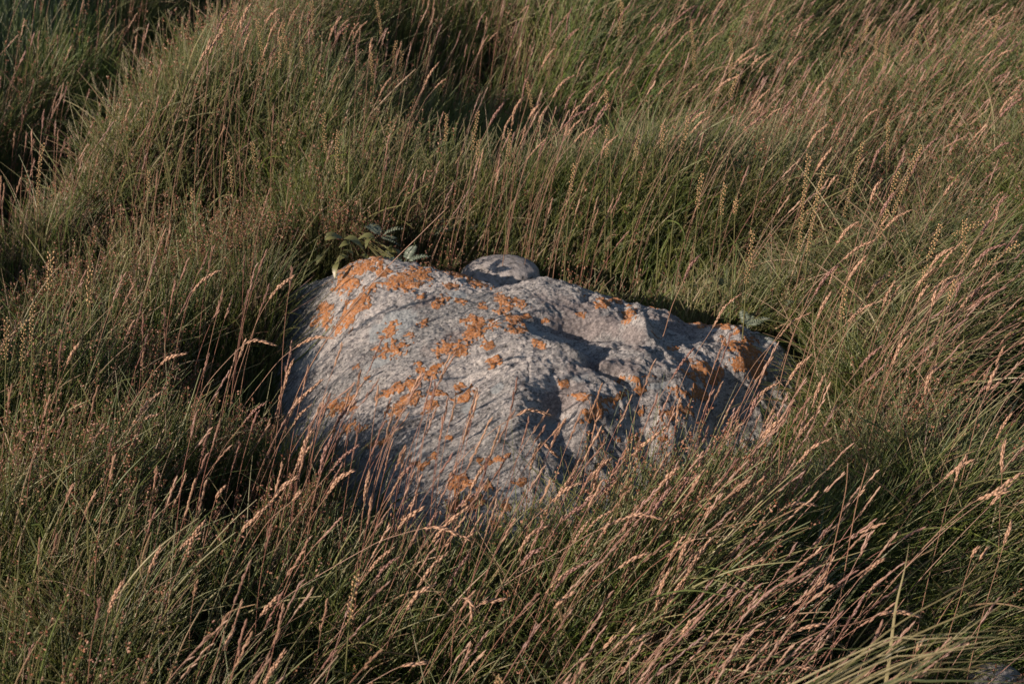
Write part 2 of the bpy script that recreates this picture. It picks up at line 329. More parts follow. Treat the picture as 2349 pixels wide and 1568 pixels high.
LICHEN = [(830,615,42,14,20),(800,650,22,17,50),(830,690,26,14,60),(808,712,36,13,60),(780,745,18,7,60),(745,705,13,9,0),(748,735,20,13,0),(905,640,30,12,20),(945,652,26,16,10),(960,624,30,9,-10),
 (1060,628,32,7,-10),(1095,650,24,7,-15),(1010,690,15,9,15),(962,680,12,7,0),(890,762,20,13,40),(905,797,32,15,30),(870,802,12,8,0),(940,770,11,6,0),(1100,745,28,13,20),(1160,705,20,10,30),
 (1150,682,15,7,0),(1085,765,16,18,0),(1180,742,17,16,30),(1195,755,12,12,0),(1022,800,20,13,30),(1052,800,20,15,20),(1130,830,14,10,0),(1120,792,15,9,0),(1075,732,12,7,0),(990,850,22,11,25),
 (960,835,8,5,0),(775,930,28,14,15),(790,912,20,8,10),(760,945,14,9,0),(900,895,25,11,20),(935,920,28,15,40),(912,945,22,12,45),(985,930,15,13,0),(1000,905,20,7,0),(940,880,15,9,0),(1065,905,22,11,20),
 (1048,888,10,7,0),(870,905,11,6,0),(1445,725,14,14,0),(1385,697,16,10,0),(1330,722,10,5,0),(1415,690,12,6,-20),(1240,790,16,8,-20),(1720,808,28,19,-50),(1700,835,16,12,0),(1610,850,17,24,70),(1590,902,13,28,80),
 (1575,940,12,14,0),(1650,745,26,8,-15),(1600,742,20,7,-10),(1690,760,12,7,0),(1450,870,28,7,5),(1470,892,22,7,10),(1400,915,28,8,20),(1375,940,24,9,20),(1330,910,16,7,0),(1362,957,18,7,20),
 (1145,1058,8,9,0),(1165,1045,6,6,0),(1085,1145,34,20,0),(1060,1105,24,14,0),(1110,1060,14,9,0),(1190,1110,16,10,0),(1140,1200,16,12,0),(980,1060,22,10,20),(880,1010,26,10,25),(800,985,30,10,20),(1640,860,20,14,30),(1540,950,18,10,0),(1680,790,22,9,-20),(1480,940,16,8,20),(1740,850,14,18,0),(1120,1118,9,12,0),(1050,1162,14,9,0),(1100,1245,14,9,0),(1158,1162,11,11,0),(1460,1005,18,6,0),(1030,1003,14,5,0),
 (850,665,14,9,40),(880,625,20,8,0),(1195,700,16,9,0),(1210,725,10,8,0),(1060,690,12,6,0),(975,740,10,6,20),(1040,655,16,7,-5),(820,840,8,5,30),(845,870,7,6,0),(1340,680,10,5,0),(1250,735,8,4,0),
 (1500,700,20,5,-15),(1570,722,18,5,-15),(1520,1005,8,6,0),(1420,1010,9,6,0),(1290,880,9,6,0),(1540,800,10,6,0),(1105,700,9,6,0)]
lb = blob(LICHEN, 1.12)
lm = lb + .27 + 1.0 * fbm2(X * 50, Y * 50, 3, 71) + .9 * fbm2(X * 170, Y * 170, 2, 72)
extra = fbm2(X * 20 + 3, Y * 20, 2, 73) + .9 * fbm2(X * 90, Y * 90, 3, 74) - .49 + .3 * np.clip(lb, -1, 0)
lm = lm - .8 * sm(.10, .32, fbm2(X * 130, Y * 130, 2, 77))
lm = np.maximum(lm, np.where(sm(-.3, .0, lb + .9) > 0, extra, -1))
lm[nn[..., 2] < .2] = -1
# every lichen crust is a raised piece of its own: split the mask into connected patches
on = lm > 0
lab = np.where(on, np.arange(on.size).reshape(on.shape), -1)
for _ in range(500):
    old = lab; l2 = lab.copy()
    for ax in (0, 1):
        for sh in (1, -1): l2 = np.where(on, np.maximum(l2, np.roll(lab, sh, ax)), -1)
    lab = l2
    if (lab == old).all(): break
ids, cnt = np.unique(lab[on], return_counts=True); order = np.argsort(-cnt)
qf = Fq; lf = lab.ravel()[qf]; okf = (lf >= 0).all(1) & fk; thick = (.0006 * sm(0, .3, lm)).ravel() + .0004
Lv = Vr + nn.reshape(-1, 3) * thick[:, None]
Lv[:, 2] += .0007 * np.abs(vn2(X * 230, Y * 230, 80)).ravel()
def patch(idset, name):
    f = qf[okf & np.isin(lf[:, 0], idset)]
    if len(f) < 1: return
    # rim skirt: boundary edges drop into the rock
    uq, inv = np.unique(f.ravel(), return_inverse=True); f2 = inv.reshape(-1, 4)
    E = np.concatenate([f2[:, [k, (k + 1) % 4]] for k in range(4)]); key = np.sort(E, 1); kk = key[:, 0].astype(np.int64) * len(uq) + key[:, 1]
    u_, first, c_ = np.unique(kk, return_index=True, return_counts=True); be = E[first[c_ == 1]]
    n = len(uq); base = Vr[uq] - nn.reshape(-1, 3)[uq] * .001
    sk = np.stack([be[:, 1], be[:, 0], be[:, 0] + n, be[:, 1] + n], 1)
    return mesh_obj(name, np.concatenate([Lv[uq], base]), np.concatenate([f2, sk]), M_LICH, rock)
big_ids = [i for i in ids[order][:110] if cnt[ids == i][0] >= 60]
for i in big_ids: patch([i], 'lichen_patch')
small = [i for i in ids if i not in set(big_ids)]
o = patch(small, 'lichen_specks')
if o: o['kind'] = 'stuff'
def rock_z(x, y):
    z = bil(Z, RX0, RY0, DR, x, y); ins = (x > RX0) & (x < RX1) & (y > RY0) & (y < RY1)
    return np.where(ins, z, -1)

# ------------------------------------------------------------------ smaller stones
def stone(cx, cy, cz, rx_, ry_, rz_, seed, label, mat=M_STONE):
    n, m_ = 96, 64; th = np.linspace(0, 2 * np.pi, n, endpoint=False); ph = np.linspace(.02, np.pi - .02, m_)
    T, P_ = np.meshgrid(th, ph); d = np.stack([np.sin(P_) * np.cos(T), np.sin(P_) * np.sin(T), np.cos(P_)], -1)
    r_ = 1 + .16 * fbm3(d[..., 0] * 1.6, d[..., 1] * 1.6, d[..., 2] * 1.6, 3, seed) + .02 * fbm3(d[..., 0] * 14, d[..., 1] * 14, d[..., 2] * 14, 3, seed + 5)
    sgn = np.sign(d) * np.abs(d) ** .85
    V = sgn * r_[..., None] * np.array([rx_, ry_, rz_]); V = V.reshape(-1, 3)
    f = []
    for j in range(m_ - 1):
        for i in range(n): f.append((j * n + i, (j + 1) * n + i, (j + 1) * n + (i + 1) % n, j * n + (i + 1) % n))
    f.append(tuple(range(n))); f.append(tuple(reversed(range((m_ - 1) * n, m_ * n))))
    o = mesh_obj('stone', V, f, mat); o.location = (cx, cy, cz); return tag(o, label, 'stone')
p = hit_y(1150, 599, 3.17)
stone(p[0], p[1], p[2] - .052, .100, .085, .053, 2, 'smaller smooth rounded grey stone tucked in right behind the boulder')
p = hit_z(2310, 1450, .10)
stone(p[0], p[1], -.022, .05, .045, .04, 9, 'half hidden blue-grey stone under the leaning blades in the bottom right corner', M_STONE)

# ------------------------------------------------------------------ grass masses
def scatter(n, y0, y1, powr, marg=.55):
    y = y0 + (y1 - y0) * rng.random(n) ** powr
    hw = .40 * y + .35 + marg; x = (rng.random(n) * 2 - 1) * hw
    return x, y
def weight_keep(n_tot, y0, y1, marg, dens, seed=0):
    """rejection sampling with density dens(x,y) in 0..1"""
    xs, ys = [], []; got = 0
    while got < n_tot:
        m_ = 200000; y = y0 + (y1 - y0) * rng.random(m_); hw = .40 * y + .2 + marg; x = (rng.random(m_) * 2 - 1) * (.40 * y1 + .2 + marg)
        k = (np.abs(x) < hw) & (rng.random(m_) < dens(x, y)) & (rock_z(x, y) < ground_z(x, y) + .015) & (np.hypot((x + .025) / .15, (y - 3.14) / .15) > 1)
        xs.append(x[k]); ys.append(y[k]); got += k.sum()
    x, y = np.concatenate(xs)[:n_tot], np.concatenate(ys)[:n_tot]; return x, y
def strands(x, y, L, th0, th1, az, K=5, daz=None, drape=True):
    n = len(x); z = ground_z(x, y) - .012; P = np.empty((n, K, 3)); P[:, 0] = np.c_[x, y, z]
    step = L / (K - 1)
    for k in range(1, K):
        t = (k - .5) / (K - 1); th = th0 + th1 * t ** 1.4; a = az + (0 if daz is None else daz * t)
        P[:, k] = P[:, k - 1] + np.c_[np.sin(th) * np.cos(a), np.sin(th) * np.sin(a), np.cos(th)] * step[:, None]
    if drape:
        rz = rock_z(P[:, 1:, 0], P[:, 1:, 1]); P[:, 1:, 2] = np.maximum(P[:, 1:, 2], np.where(rz > -.5, rz + .004, -9))
    return P
def near_rock_dist(x, y):                                     # rough ellipse distance to the boulder
    return np.hypot((x - .03) / .58, (y - 2.25) / .47)
def lean_field(x, y):
    """how far the wind has laid the grass over to the right, radians"""
    l = .14 + .30 * sm(-.3, 1.2, x + .25 * (y - 3)) + .42 * fbm2(x * 2.0, y * 2.0, 3, 91)
    l += .25 * np.exp(-((y - 1.5) / .35) ** 2) * sm(-.9, .3, x)
    l *= np.where(y > 3.2, .8, 1)
    l = l * (1 - .45 * np.exp(-((x + .65) / .35) ** 2 - ((y - 2.5) / .5) ** 2))
    return np.clip(l, .03, 1.0)
def gaps(x, y):
    g = 0
    for a, b, rx_, ry_ in GAPS: g = g + np.exp(-((x - a) / rx_) ** 2 - ((y - b) / ry_) ** 2)
    g = g + 1.1 * np.exp(-(ditch(x, y) / .26) ** 2) * sm(3, 3.6, y) * sm(7, 6, y)
    return np.clip(g, 0, 1)
def apron(x, y):
    # short sparse turf close in front of the boulder
    d = np.hypot((x - .03) / .70, (y - 2.66) / .62); return (1 - sm(.85, 1.25, d)) * sm(2.95, 2.7, y) * (1 - .75 * sm(.52, .75, x)) * (1 - .75 * sm(-.22, -.45, x) * sm(2.45, 2.25, y))
def height_field(x, y):
    h = .22 + .17 * fbm2(x * 2.2, y * 2.2, 3, 95)
    h += .02 * np.exp(-((x + .75) / .3) ** 2 - ((y - 2.75) / .35) ** 2)           # tall beside the boulder's left end
    h += .02 * np.exp(-((x - .95) / .25) ** 2 - ((y - 2.5) / .35) ** 2)
    h *= 1 - .5 * np.exp(-((x - .22) / .55) ** 2 - ((y - 3.2) / .18) ** 2)         # thin hollow behind the boulder
    h *= (1 - .65 * gaps(x, y)) * (1 - .66 * apron(x, y)) * (1 - .6 * sm(.2, .5, x) * sm(2.1, 1.75, y))
    return np.clip(h, .07, .5)
PAL = np.array([(.068, .100, .020), (.105, .140, .028), (.14, .170, .038), (.072, .115, .036), (.19, .195, .065)])
DRY = np.array([(.24, .17, .10), (.20, .13, .09), (.30, .22, .14), (.17, .10, .07)])
def tint(n, x, y, dry=.06):
    c = PAL[rng.integers(0, len(PAL), n)] * (0.75 + .5 * rng.random((n, 1)))
    g_ = np.clip(fbm2(x * 1.5, y * 1.5, 3, 99) * 1.6, -1, 1)[:, None]; c = c * (1 + .35 * g_) * (1 + g_ * np.array([-.06, .12, -.05])); c[:, 1:2] *= 1.05
    dpatch = 2.2 * (np.exp(-((x + 1.2) / .5) ** 2 - ((y - 3.2) / .5) ** 2) + .8 * np.exp(-((x + .5) / .6) ** 2 - ((y - 5.6) / .7) ** 2))
    d = rng.random(n) < dry * (1 + 2.2 * fbm2(x * 2.5, y * 2.5, 2, 98) + dpatch); c[d] = DRY[rng.integers(0, len(DRY), d.sum())] * (.7 + .5 * rng.random((d.sum(), 1)))
    return c
def rad_prof(n, K, r0, tip=.25):
    t = np.linspace(0, 1, K)[None]; return r0[:, None] * (1 - (1 - tip) * t ** 2)
def meadow(name, n, y0, y1, label, hscale, rmm, dens, K=5, dry=.12, marg=.5, lean=1.0, spread=.22, kind_col=None):
    x, y = weight_keep(n, y0, y1, marg, dens)
    L = height_field(x, y) * hscale * (.55 + .65 * rng.random(n)); lf_ = lean_field(x, y) * lean
    az = rng.normal(0, .55, n) + .15; wild = rng.random(n) < .42; az[wild] = rng.random(wild.sum()) * 2 * np.pi
    th0 = np.abs(lf_ * .55 + rng.normal(0, spread, n)); th1 = lf_ * 1.1 + np.abs(rng.normal(0, .5, n))
    P = strands(x, y, L, th0, th1, az, K, rng.normal(0, .5, n))
    c = tint(n, x, y, dry) if kind_col is None else kind_col[rng.integers(0, len(kind_col), n)] * (.7 + .6 * rng.random((n, 1)))
    r0 = rmm * .001 * np.exp(rng.normal(-.05, .38, n)) * (1 + .10 * np.clip(y - 3, 0, 9))
    o = curves_obj(name, P, rad_prof(n, K, r0), c, M_GRASS)
    return tag(o, label, 'grass', kind='stuff'), (P, x, y)
corner = lambda x, y: 1 - .85 * sm(-.3, -.7, ditch(x, y)) * sm(3.6, 4.2, y) * sm(10, 8, y)
clump = lambda x, y, s: np.clip(.5 + 1.3 * fbm2(x * 7, y * 7, 3, s), .05, 1) * corner(x, y) * (1 - .82 * gaps(x, y)) * (1 - .4 * apron(x, y))
meadow('fine_grass', 170000, 1.05, 3.6, 'fine dark green grass standing thickly around the boulder', 1.1, .95, lambda x, y: clump(x, y, 11) * (1.0 - .3 * sm(2.4, 3.4, y)))
meadow('far_grass', 210000, 3.3, 9.5, 'windblown green and straw grass filling the meadow behind the boulder', 1.15, 1.0, lambda x, y: clump(x, y, 12) * np.clip(1.25 - .10 * y, .25, 1), K=4, dry=.12, lean=1.1)
meadow('distant_grass', 60000, 9.0, 22, 'distant rough meadow grass beyond the tussocks', 1.6, 2.0, lambda x, y: np.clip(1.4 - .06 * y, .2, 1), K=4, dry=.25, marg=1.0)
meadow('matted_grass', 60000, 1.05, 5.5, 'matted brown and olive dead grass low between the green blades', .75, .7, lambda x, y: clump(x, y, 14), K=5, dry=.35, spread=.55)

LONG = np.array([(.15, .17, .06), (.20, .20, .08), (.11, .15, .045), (.26, .24, .12), (.28, .20, .12)])
meadow('long_grass', 19000, 1.05, 3.8, 'longer pale olive grass blades arching over the fine grass', 1.45, 1.45, lambda x, y: clump(x, y, 15) * (1 - apron(x, y)), K=7, marg=.4, lean=1.2, spread=.3, kind_col=LONG)
meadow('far_long_grass', 16000, 3.6, 8.5, 'longer pale windblown blades in the meadow behind', 1.5, 1.2, lambda x, y: clump(x, y, 16), K=6, marg=.4, lean=1.3, spread=.3, kind_col=LONG)

# taller blue-green grass across the ditch at the far left
def tall_left():
    n = 40000; x, y = weight_keep(n, 3.9, 9, .9, lambda x, y: sm(-.15, -.6, ditch(x, y)) * .9 * (.6 + .8 * vn2(x * 5, y * 5)))
    L = (.12 + .32 * sm(-.2, -1.2, ditch(x, y))) * (.7 + .6 * rng.random(n)); P = strands(x, y, L, np.abs(rng.normal(.08, .1, n)), np.abs(rng.normal(.3, .25, n)), rng.normal(.3, 1.2, n), 6)
    c = np.array([(.20, .27, .10), (.24, .30, .13), (.36, .38, .26), (.15, .21, .08)])[rng.integers(0, 4, n)] * (.8 + .4 * rng.random((n, 1)))
    tag(curves_obj('tall_grass', P, rad_prof(n, 6, .0022 * (.7 + .6 * rng.random(n))), c, M_GRASS), 'taller blue-green grass across the dark ditch at the top left', 'grass', kind='stuff')
tall_left()

# rushes with brown capsules
def rushes(name, n, y0, y1, dens, label, K=5, rs=1.0):
    x, y = weight_keep(n, y0, y1, .4, dens); L = height_field(x, y) * (1.15 + .45 * rng.random(n)); lf_ = lean_field(x, y)
    az = rng.normal(.1, .5, n); P = strands(x, y, L, np.abs(lf_ * .4 + rng.normal(0, .12, n)), lf_ * .7 + np.abs(rng.normal(0, .12, n)), az, K)
    g = rng.random((n, 1)); c = np.array([.10, .125, .035]) * (1 - g) + np.array([.16, .14, .06]) * g
    tag(curves_obj(name, P, rad_prof(n, K, .00075 * rs * np.ones(n), .6), c, M_GRASS), label + ', their thin stems', 'rushes', kind='stuff')
    m_ = 8; T = P[:, -1]; D = P[:, -1] - P[:, -2]; D /= np.linalg.norm(D, axis=1, keepdims=True)
    back_ = rng.random((n, m_)) ** 1.2 * .055; B = T[:, None] - D[:, None] * back_[..., None]
    dr = D[:, None] * .8 + rng.normal(0, .55, (n, m_, 3)); dr /= np.linalg.norm(dr, axis=2, keepdims=True)
    B = (B + dr * .003).reshape(-1, 3); dr = dr.reshape(-1, 3); ln = .0042 * rs * (.7 + .6 * rng.random(len(B)))
    Q = np.stack([B, B + dr * ln[:, None] * .5, B + dr * ln[:, None]], 1)
    rr = np.stack([.0005 + 0 * ln, 0.0016 * rs + 0 * ln, .0003 + 0 * ln], 1)
    cc = np.array([(.20, .075, .04), (.30, .14, .08), (.40, .22, .14), (.11, .045, .03)])[rng.integers(0, 4, len(B))]
    tag(curves_obj(name.replace('stems', 'capsules'), Q, rr, cc, M_GRASS), label + ', their red-brown seed capsules', 'rushes', kind='stuff')
rushes('rush_stems', 9500, 1.1, 3.3, lambda x, y: np.clip(.1 + 1.6 * fbm2(x * 1.8, y * 1.8, 3, 41) + .35 * (x < -.35) * (y > 1.9) - .3 * (x > .3) * (y < 2.2), .015, 1) * (1 - apron(x, y)), 'rushes in the grass beside and in front of the boulder')
rushes('far_rush_stems', 7000, 3.2, 8, lambda x, y: np.clip(.4 + 1.3 * fbm2(x * 1.2, y * 1.2, 3, 42), .05, 1) * corner(x, y), 'rushes in the meadow behind the boulder', K=4, rs=1.25)

# seeding grasses too many to count
def seeders(name, n, y0, y1, dens, label, K=6, rs=1.0, hs=1.0, leanx=1.0):
    x, y = weight_keep(n, y0, y1, .45, dens); L = (.30 + .17 * rng.random(n)) * hs; lf_ = np.clip(lean_field(x, y) * leanx, .12, 1.2)
    az = rng.normal(.12, .30, n); P = strands(x, y, L, np.abs(lf_ * .45 + rng.normal(0, .08, n)), lf_ * 1.0 + np.abs(rng.normal(0, .2, n)), az, K)
    g = rng.random((n, 1)); c = np.array([.42, .25, .17]) * (1 - g) + np.array([.28, .12, .09]) * g
    tag(curves_obj(name, P, rad_prof(n, K, .00058 * rs * np.ones(n), .6), c, M_GRASS), label + ', their thin pinkish stems', 'seeding grass', kind='stuff')
    m_ = 9; hl = .035 + .03 * rng.random(n)
    T = P[:, -1]; D = P[:, -1] - P[:, -2]; D /= np.linalg.norm(D, axis=1, keepdims=True)
    s_ = (np.arange(m_) / m_)[None] * hl[:, None]; B = T[:, None] - D[:, None] * s_[..., None]
    dr = D[:, None] + rng.normal(0, .11, (n, m_, 3)); dr /= np.linalg.norm(dr, axis=2, keepdims=True)
    B = (B + rng.normal(0, .0006, (n, m_, 3))).reshape(-1, 3); dr = dr.reshape(-1, 3); ln = .012 * rs * (.7 + .5 * rng.random(len(B)))
    Q = np.stack([B, B + dr * ln[:, None] * .4, B + dr * ln[:, None]], 1); rr = np.stack([.0005 + 0 * ln, .0015 * rs + 0 * ln, .0003 + 0 * ln], 1)
    hc = np.repeat((np.array([.44, .28, .18]) * (k_ := rng.random((n, 1))) + np.array([.24, .13, .11]) * (1 - k_)) * (.65 + .5 * rng.random((n, 1))) * np.array([1, 1, 1]), m_, 0)
    tag(curves_obj(name.replace('stems', 'heads'), Q, rr, hc, M_GRASS), label + ', their pink-tan seed heads', 'seeding grass', kind='stuff')
seeders('seed_grass_stems', 680, 1.15, 3.4, lambda x, y: np.clip(.05 + 1.3 * fbm2(x * 1.8, y * 1.8, 2, 45) + 1.0 * np.exp(-((x - .12) / .3) ** 2 - ((y - 1.82) / .16) ** 2) + .25 * (x > .65), .02, 1) * np.where((x > .4) & (y < 1.95), .15, 1), 'seeding grasses around the boulder')
seeders('far_seed_grass_stems', 2000, 3.3, 8.5, lambda x, y: np.clip(.15 + 1.5 * fbm2(x * 1.1, y * 1.1, 3, 46) + .35 * (x > .6) + 1.0 * np.exp(-((x + .75) / .4) ** 2 - ((y - 6) / .8) ** 2), .03, 1) * corner(x, y), 'seeding grasses in the meadow behind the boulder', K=5, rs=1.05, leanx=1.1)

# ------------------------------------------------------------------ individual plants measured in the photograph
def world_line(px, tip_h):
    """tip-first pixel polyline -> world points (root first) on a plant standing at one distance from the viewer"""
    p0 = hit_z(*px[0], tip_h); Yp = p0[1]
    g = float(ground_z(np.array(p0[0]), np.array(Yp)))
    p0 = hit_z(*px[0], tip_h + g); Yp = p0[1]
    pts = [hit_y(u, v, Yp) for u, v in px]
    a, b = pts[-2], pts[-1]; d = b - a; L_ = np.linalg.norm(d) + 1e-9; d = d / L_
    gz = float(ground_z(np.array(b[0]), np.array(Yp))) - .01
    hrem = b[2] - gz
    if hrem > .02:
        slope = d[0] / max(-d[2], .25); slope = float(np.clip(slope, -1.6, 1.6)); n = 4
        for k in range(1, n + 1):
            t = k / n; pts.append(np.array([b[0] + slope * hrem * (t - .5 * t * t), Yp, b[2] - hrem * t]))
    pts = np.array(pts[::-1]); pts[:, 1] += np.linspace(-.03, .02, len(pts)) * random.uniform(-1, 1.2)
    rz = rock_z(pts[:, 0], pts[:, 1])
    pts[:, 2] = np.maximum(pts[:, 2], np.where(rz > -.5, rz + .003, -9))
    return pts
def smooth_line(pts, n):
    """Catmull-Rom resample"""
    P = np.concatenate([[2 * pts[0] - pts[1]], pts, [2 * pts[-1] - pts[-2]]]); seg = len(pts) - 1
    u = np.linspace(0, seg - 1e-6, n); i = u.astype(int); t = (u - i)[:, None]; a, b, c, d = P[i], P[i + 1], P[i + 2], P[i + 3]
    q = .5 * (2 * b + (c - a) * t + (2 * a - 5 * b + 4 * c - d) * t ** 2 + (3 * b - a - 3 * c + d) * t ** 3)
    s = np.r_[0, np.cumsum(np.linalg.norm(np.diff(q, axis=0), axis=1))]; e = np.linspace(0, s[-1], n)
    return np.stack([np.interp(e, s, q[:, k]) for k in range(3)], 1), s[-1]
def frames(q):
    t = np.gradient(q, axis=0); t /= np.linalg.norm(t, axis=1, keepdims=True) + 1e-9
    ref = np.array([.1, 1, .05]); a = np.cross(t, ref); a /= np.linalg.norm(a, axis=1, keepdims=True) + 1e-9; return t, a, np.cross(t, a)
def tube(q, r, m_=4):
    t, a, b = frames(q); ang = np.arange(m_) * 2 * np.pi / m_; r = np.broadcast_to(r, len(q))
    V = q[:, None] + (a[:, None] * np.cos(ang)[None, :, None] + b[:, None] * np.sin(ang)[None, :, None]) * r[:, None, None]
    n = len(q); f = [(i * m_ + k, i * m_ + (k + 1) % m_, (i + 1) * m_ + (k + 1) % m_, (i + 1) * m_ + k) for i in range(n - 1) for k in range(m_)]
    f += [tuple(reversed(range(m_))), tuple(range((n - 1) * m_, n * m_))]
    return V.reshape(-1, 3), f
def spindles(C, D, ln, rd):
    """four-sided pods: C centres-base, D directions"""
    V, f = [], []
    for c, d, l, r in zip(C, D, ln, rd):
        ref = np.array([.3, .9, .2]); a = np.cross(d, ref); a /= np.linalg.norm(a) + 1e-9; b = np.cross(d, a); k = len(V)
        V += [c] + [c + d * l * .42 + (a * math.cos(w_) + b * math.sin(w_)) * r for w_ in (0, 1.57, 3.14, 4.71)] + [c + d * l]
        for j in range(4): f += [(k, k + 1 + (j + 1) % 4, k + 1 + j), (k + 5, k + 1 + j, k + 1 + (j + 1) % 4)]
    return V, f
def stalk(kind, px, tip_h, nhead, label, group, sc=1.0, pts=None, head_len=None, hm=None):
    """nhead: number of leading pixel points that belong to the head"""
    if pts is None:
        pts = world_line(px, tip_h)
        hp = pts[-nhead:]; hl = np.linalg.norm(np.diff(hp, axis=0), axis=1).sum()
    else: hl = head_len
    q, L_ = smooth_line(pts, 44); hl = min(hl, L_ * .6)
    s = np.linspace(0, L_, len(q)); nh = s > L_ - hl
    root = q[0].copy(); name = {'seed': 'seed_head_stalk', 'bead': 'fruit_spike', 'tail': 'cylindrical_spike', 'bare': 'dry_stem'}[kind]
    e = empty(name, root); tag(e, label, kind='thing', cat={'seed': 'grass stalk', 'bead': 'fruit spike', 'tail': 'grass stalk', 'bare': 'stem'}[kind], group=group)
    q = q - root
    r0 = {'seed': .00072, 'bead': .0013, 'tail': .0011, 'bare': .0011}[kind] * sc
    V, f = tube(q, r0 * np.linspace(1.15, .55, len(q))); mesh_obj('stem', V, f, {'seed': M_STEM, 'bead': M_GSTEM, 'tail': M_GSTEM, 'bare': M_STEM}[kind], e)
    if kind == 'bare': return e
    t, a, b = frames(q)
    if kind == 'seed':
        n = int(np.clip(hl / .0022, 12, 46)); sp, l0, rr, w_ = .10, .0125, .0017, .0009
    elif kind == 'bead':
        n = int(np.clip(hl / .0021, 30, 120)); sp, l0, rr, w_ = .85, .0058, .0021, .0030
    else:
        n = int(np.clip(hl / .0012, 30, 80)); sp, l0, rr, w_ = .9, .0030, .0011, .0018
    u = L_ - hl + hl * (np.arange(n) + .5) / n
    if kind == 'seed': u = u - .004
    C = np.stack([np.interp(u, s, q[:, k]) for k in range(3)], 1); T = np.stack([np.interp(u, s, t[:, k]) for k in range(3)], 1)
    A = np.stack([np.interp(u, s, a[:, k]) for k in range(3)], 1); B = np.stack([np.interp(u, s, b[:, k]) for k in range(3)], 1)
    ang = np.arange(n) * 2.4 + rng.random(n) * .6; O = A * np.cos(ang)[:, None] + B * np.sin(ang)[:, None]
    env = (1 - .55 * np.abs(np.linspace(-.9, 1, n)) ** 1.8)
    lump = 1 if kind != 'seed' else (.75 + .5 * np.abs(np.sin(np.linspace(0, 3.2 * 3.14, n) + random.random() * 3)))
    if kind == 'bead' and hl > .05: env = np.linspace(.8, .95, n)
    D = T + O * sp * (.6 + .8 * rng.random((n, 1))); D /= np.linalg.norm(D, axis=1, keepdims=True)
    V, f = spindles(C + O * (w_ * env * lump * sc)[:, None] * (.5 + rng.random((n, 1)) * .7), D, l0 * sc * (.75 + .45 * rng.random(n)) * (env if kind != 'seed' else 1), rr * sc * env * lump * (.8 + .4 * rng.random(n)))
    mesh_obj({'seed': 'seed_head', 'bead': 'fruit_head', 'tail': 'flower_head'}[kind], V, f, {'seed': hm or M_HEAD, 'bead': M_BEADS, 'tail': M_TAIL}[kind], e)
    return e

def where_label(u, v):
    if v < 420: return 'upper left meadow' if u < 780 else ('upper middle meadow' if u < 1560 else 'upper right meadow')
    if v < 960: return 'grass left of the boulder' if u < 900 else ('grass behind the boulder' if u < 1500 else 'grass right of the boulder')
    return 'lower left foreground' if u < 780 else ('foreground below the boulder' if u < 1560 else 'lower right foreground')
def spot(u, v):
    if 420 < v < 1000 and 560 < u < 1800:
        return 'over the boulder\'s ' + ('left end' if u < 900 else 'middle' if u < 1350 else 'right end') if v > 600 else 'just behind the boulder\'s ' + ('left peak' if u < 1000 else 'middle' if u < 1400 else 'right end')
    c = ('far left', 'left', 'left of middle', 'right of middle', 'right', 'far right')[min(5, max(0, int(u / 392)))]
    r_ = ('along the top edge', 'in the upper meadow', 'level with the boulder\'s back', 'level with the boulder', 'below the boulder', 'along the bottom')[min(5, max(0, int(v / 262)))]
    return r_ + ', ' + c
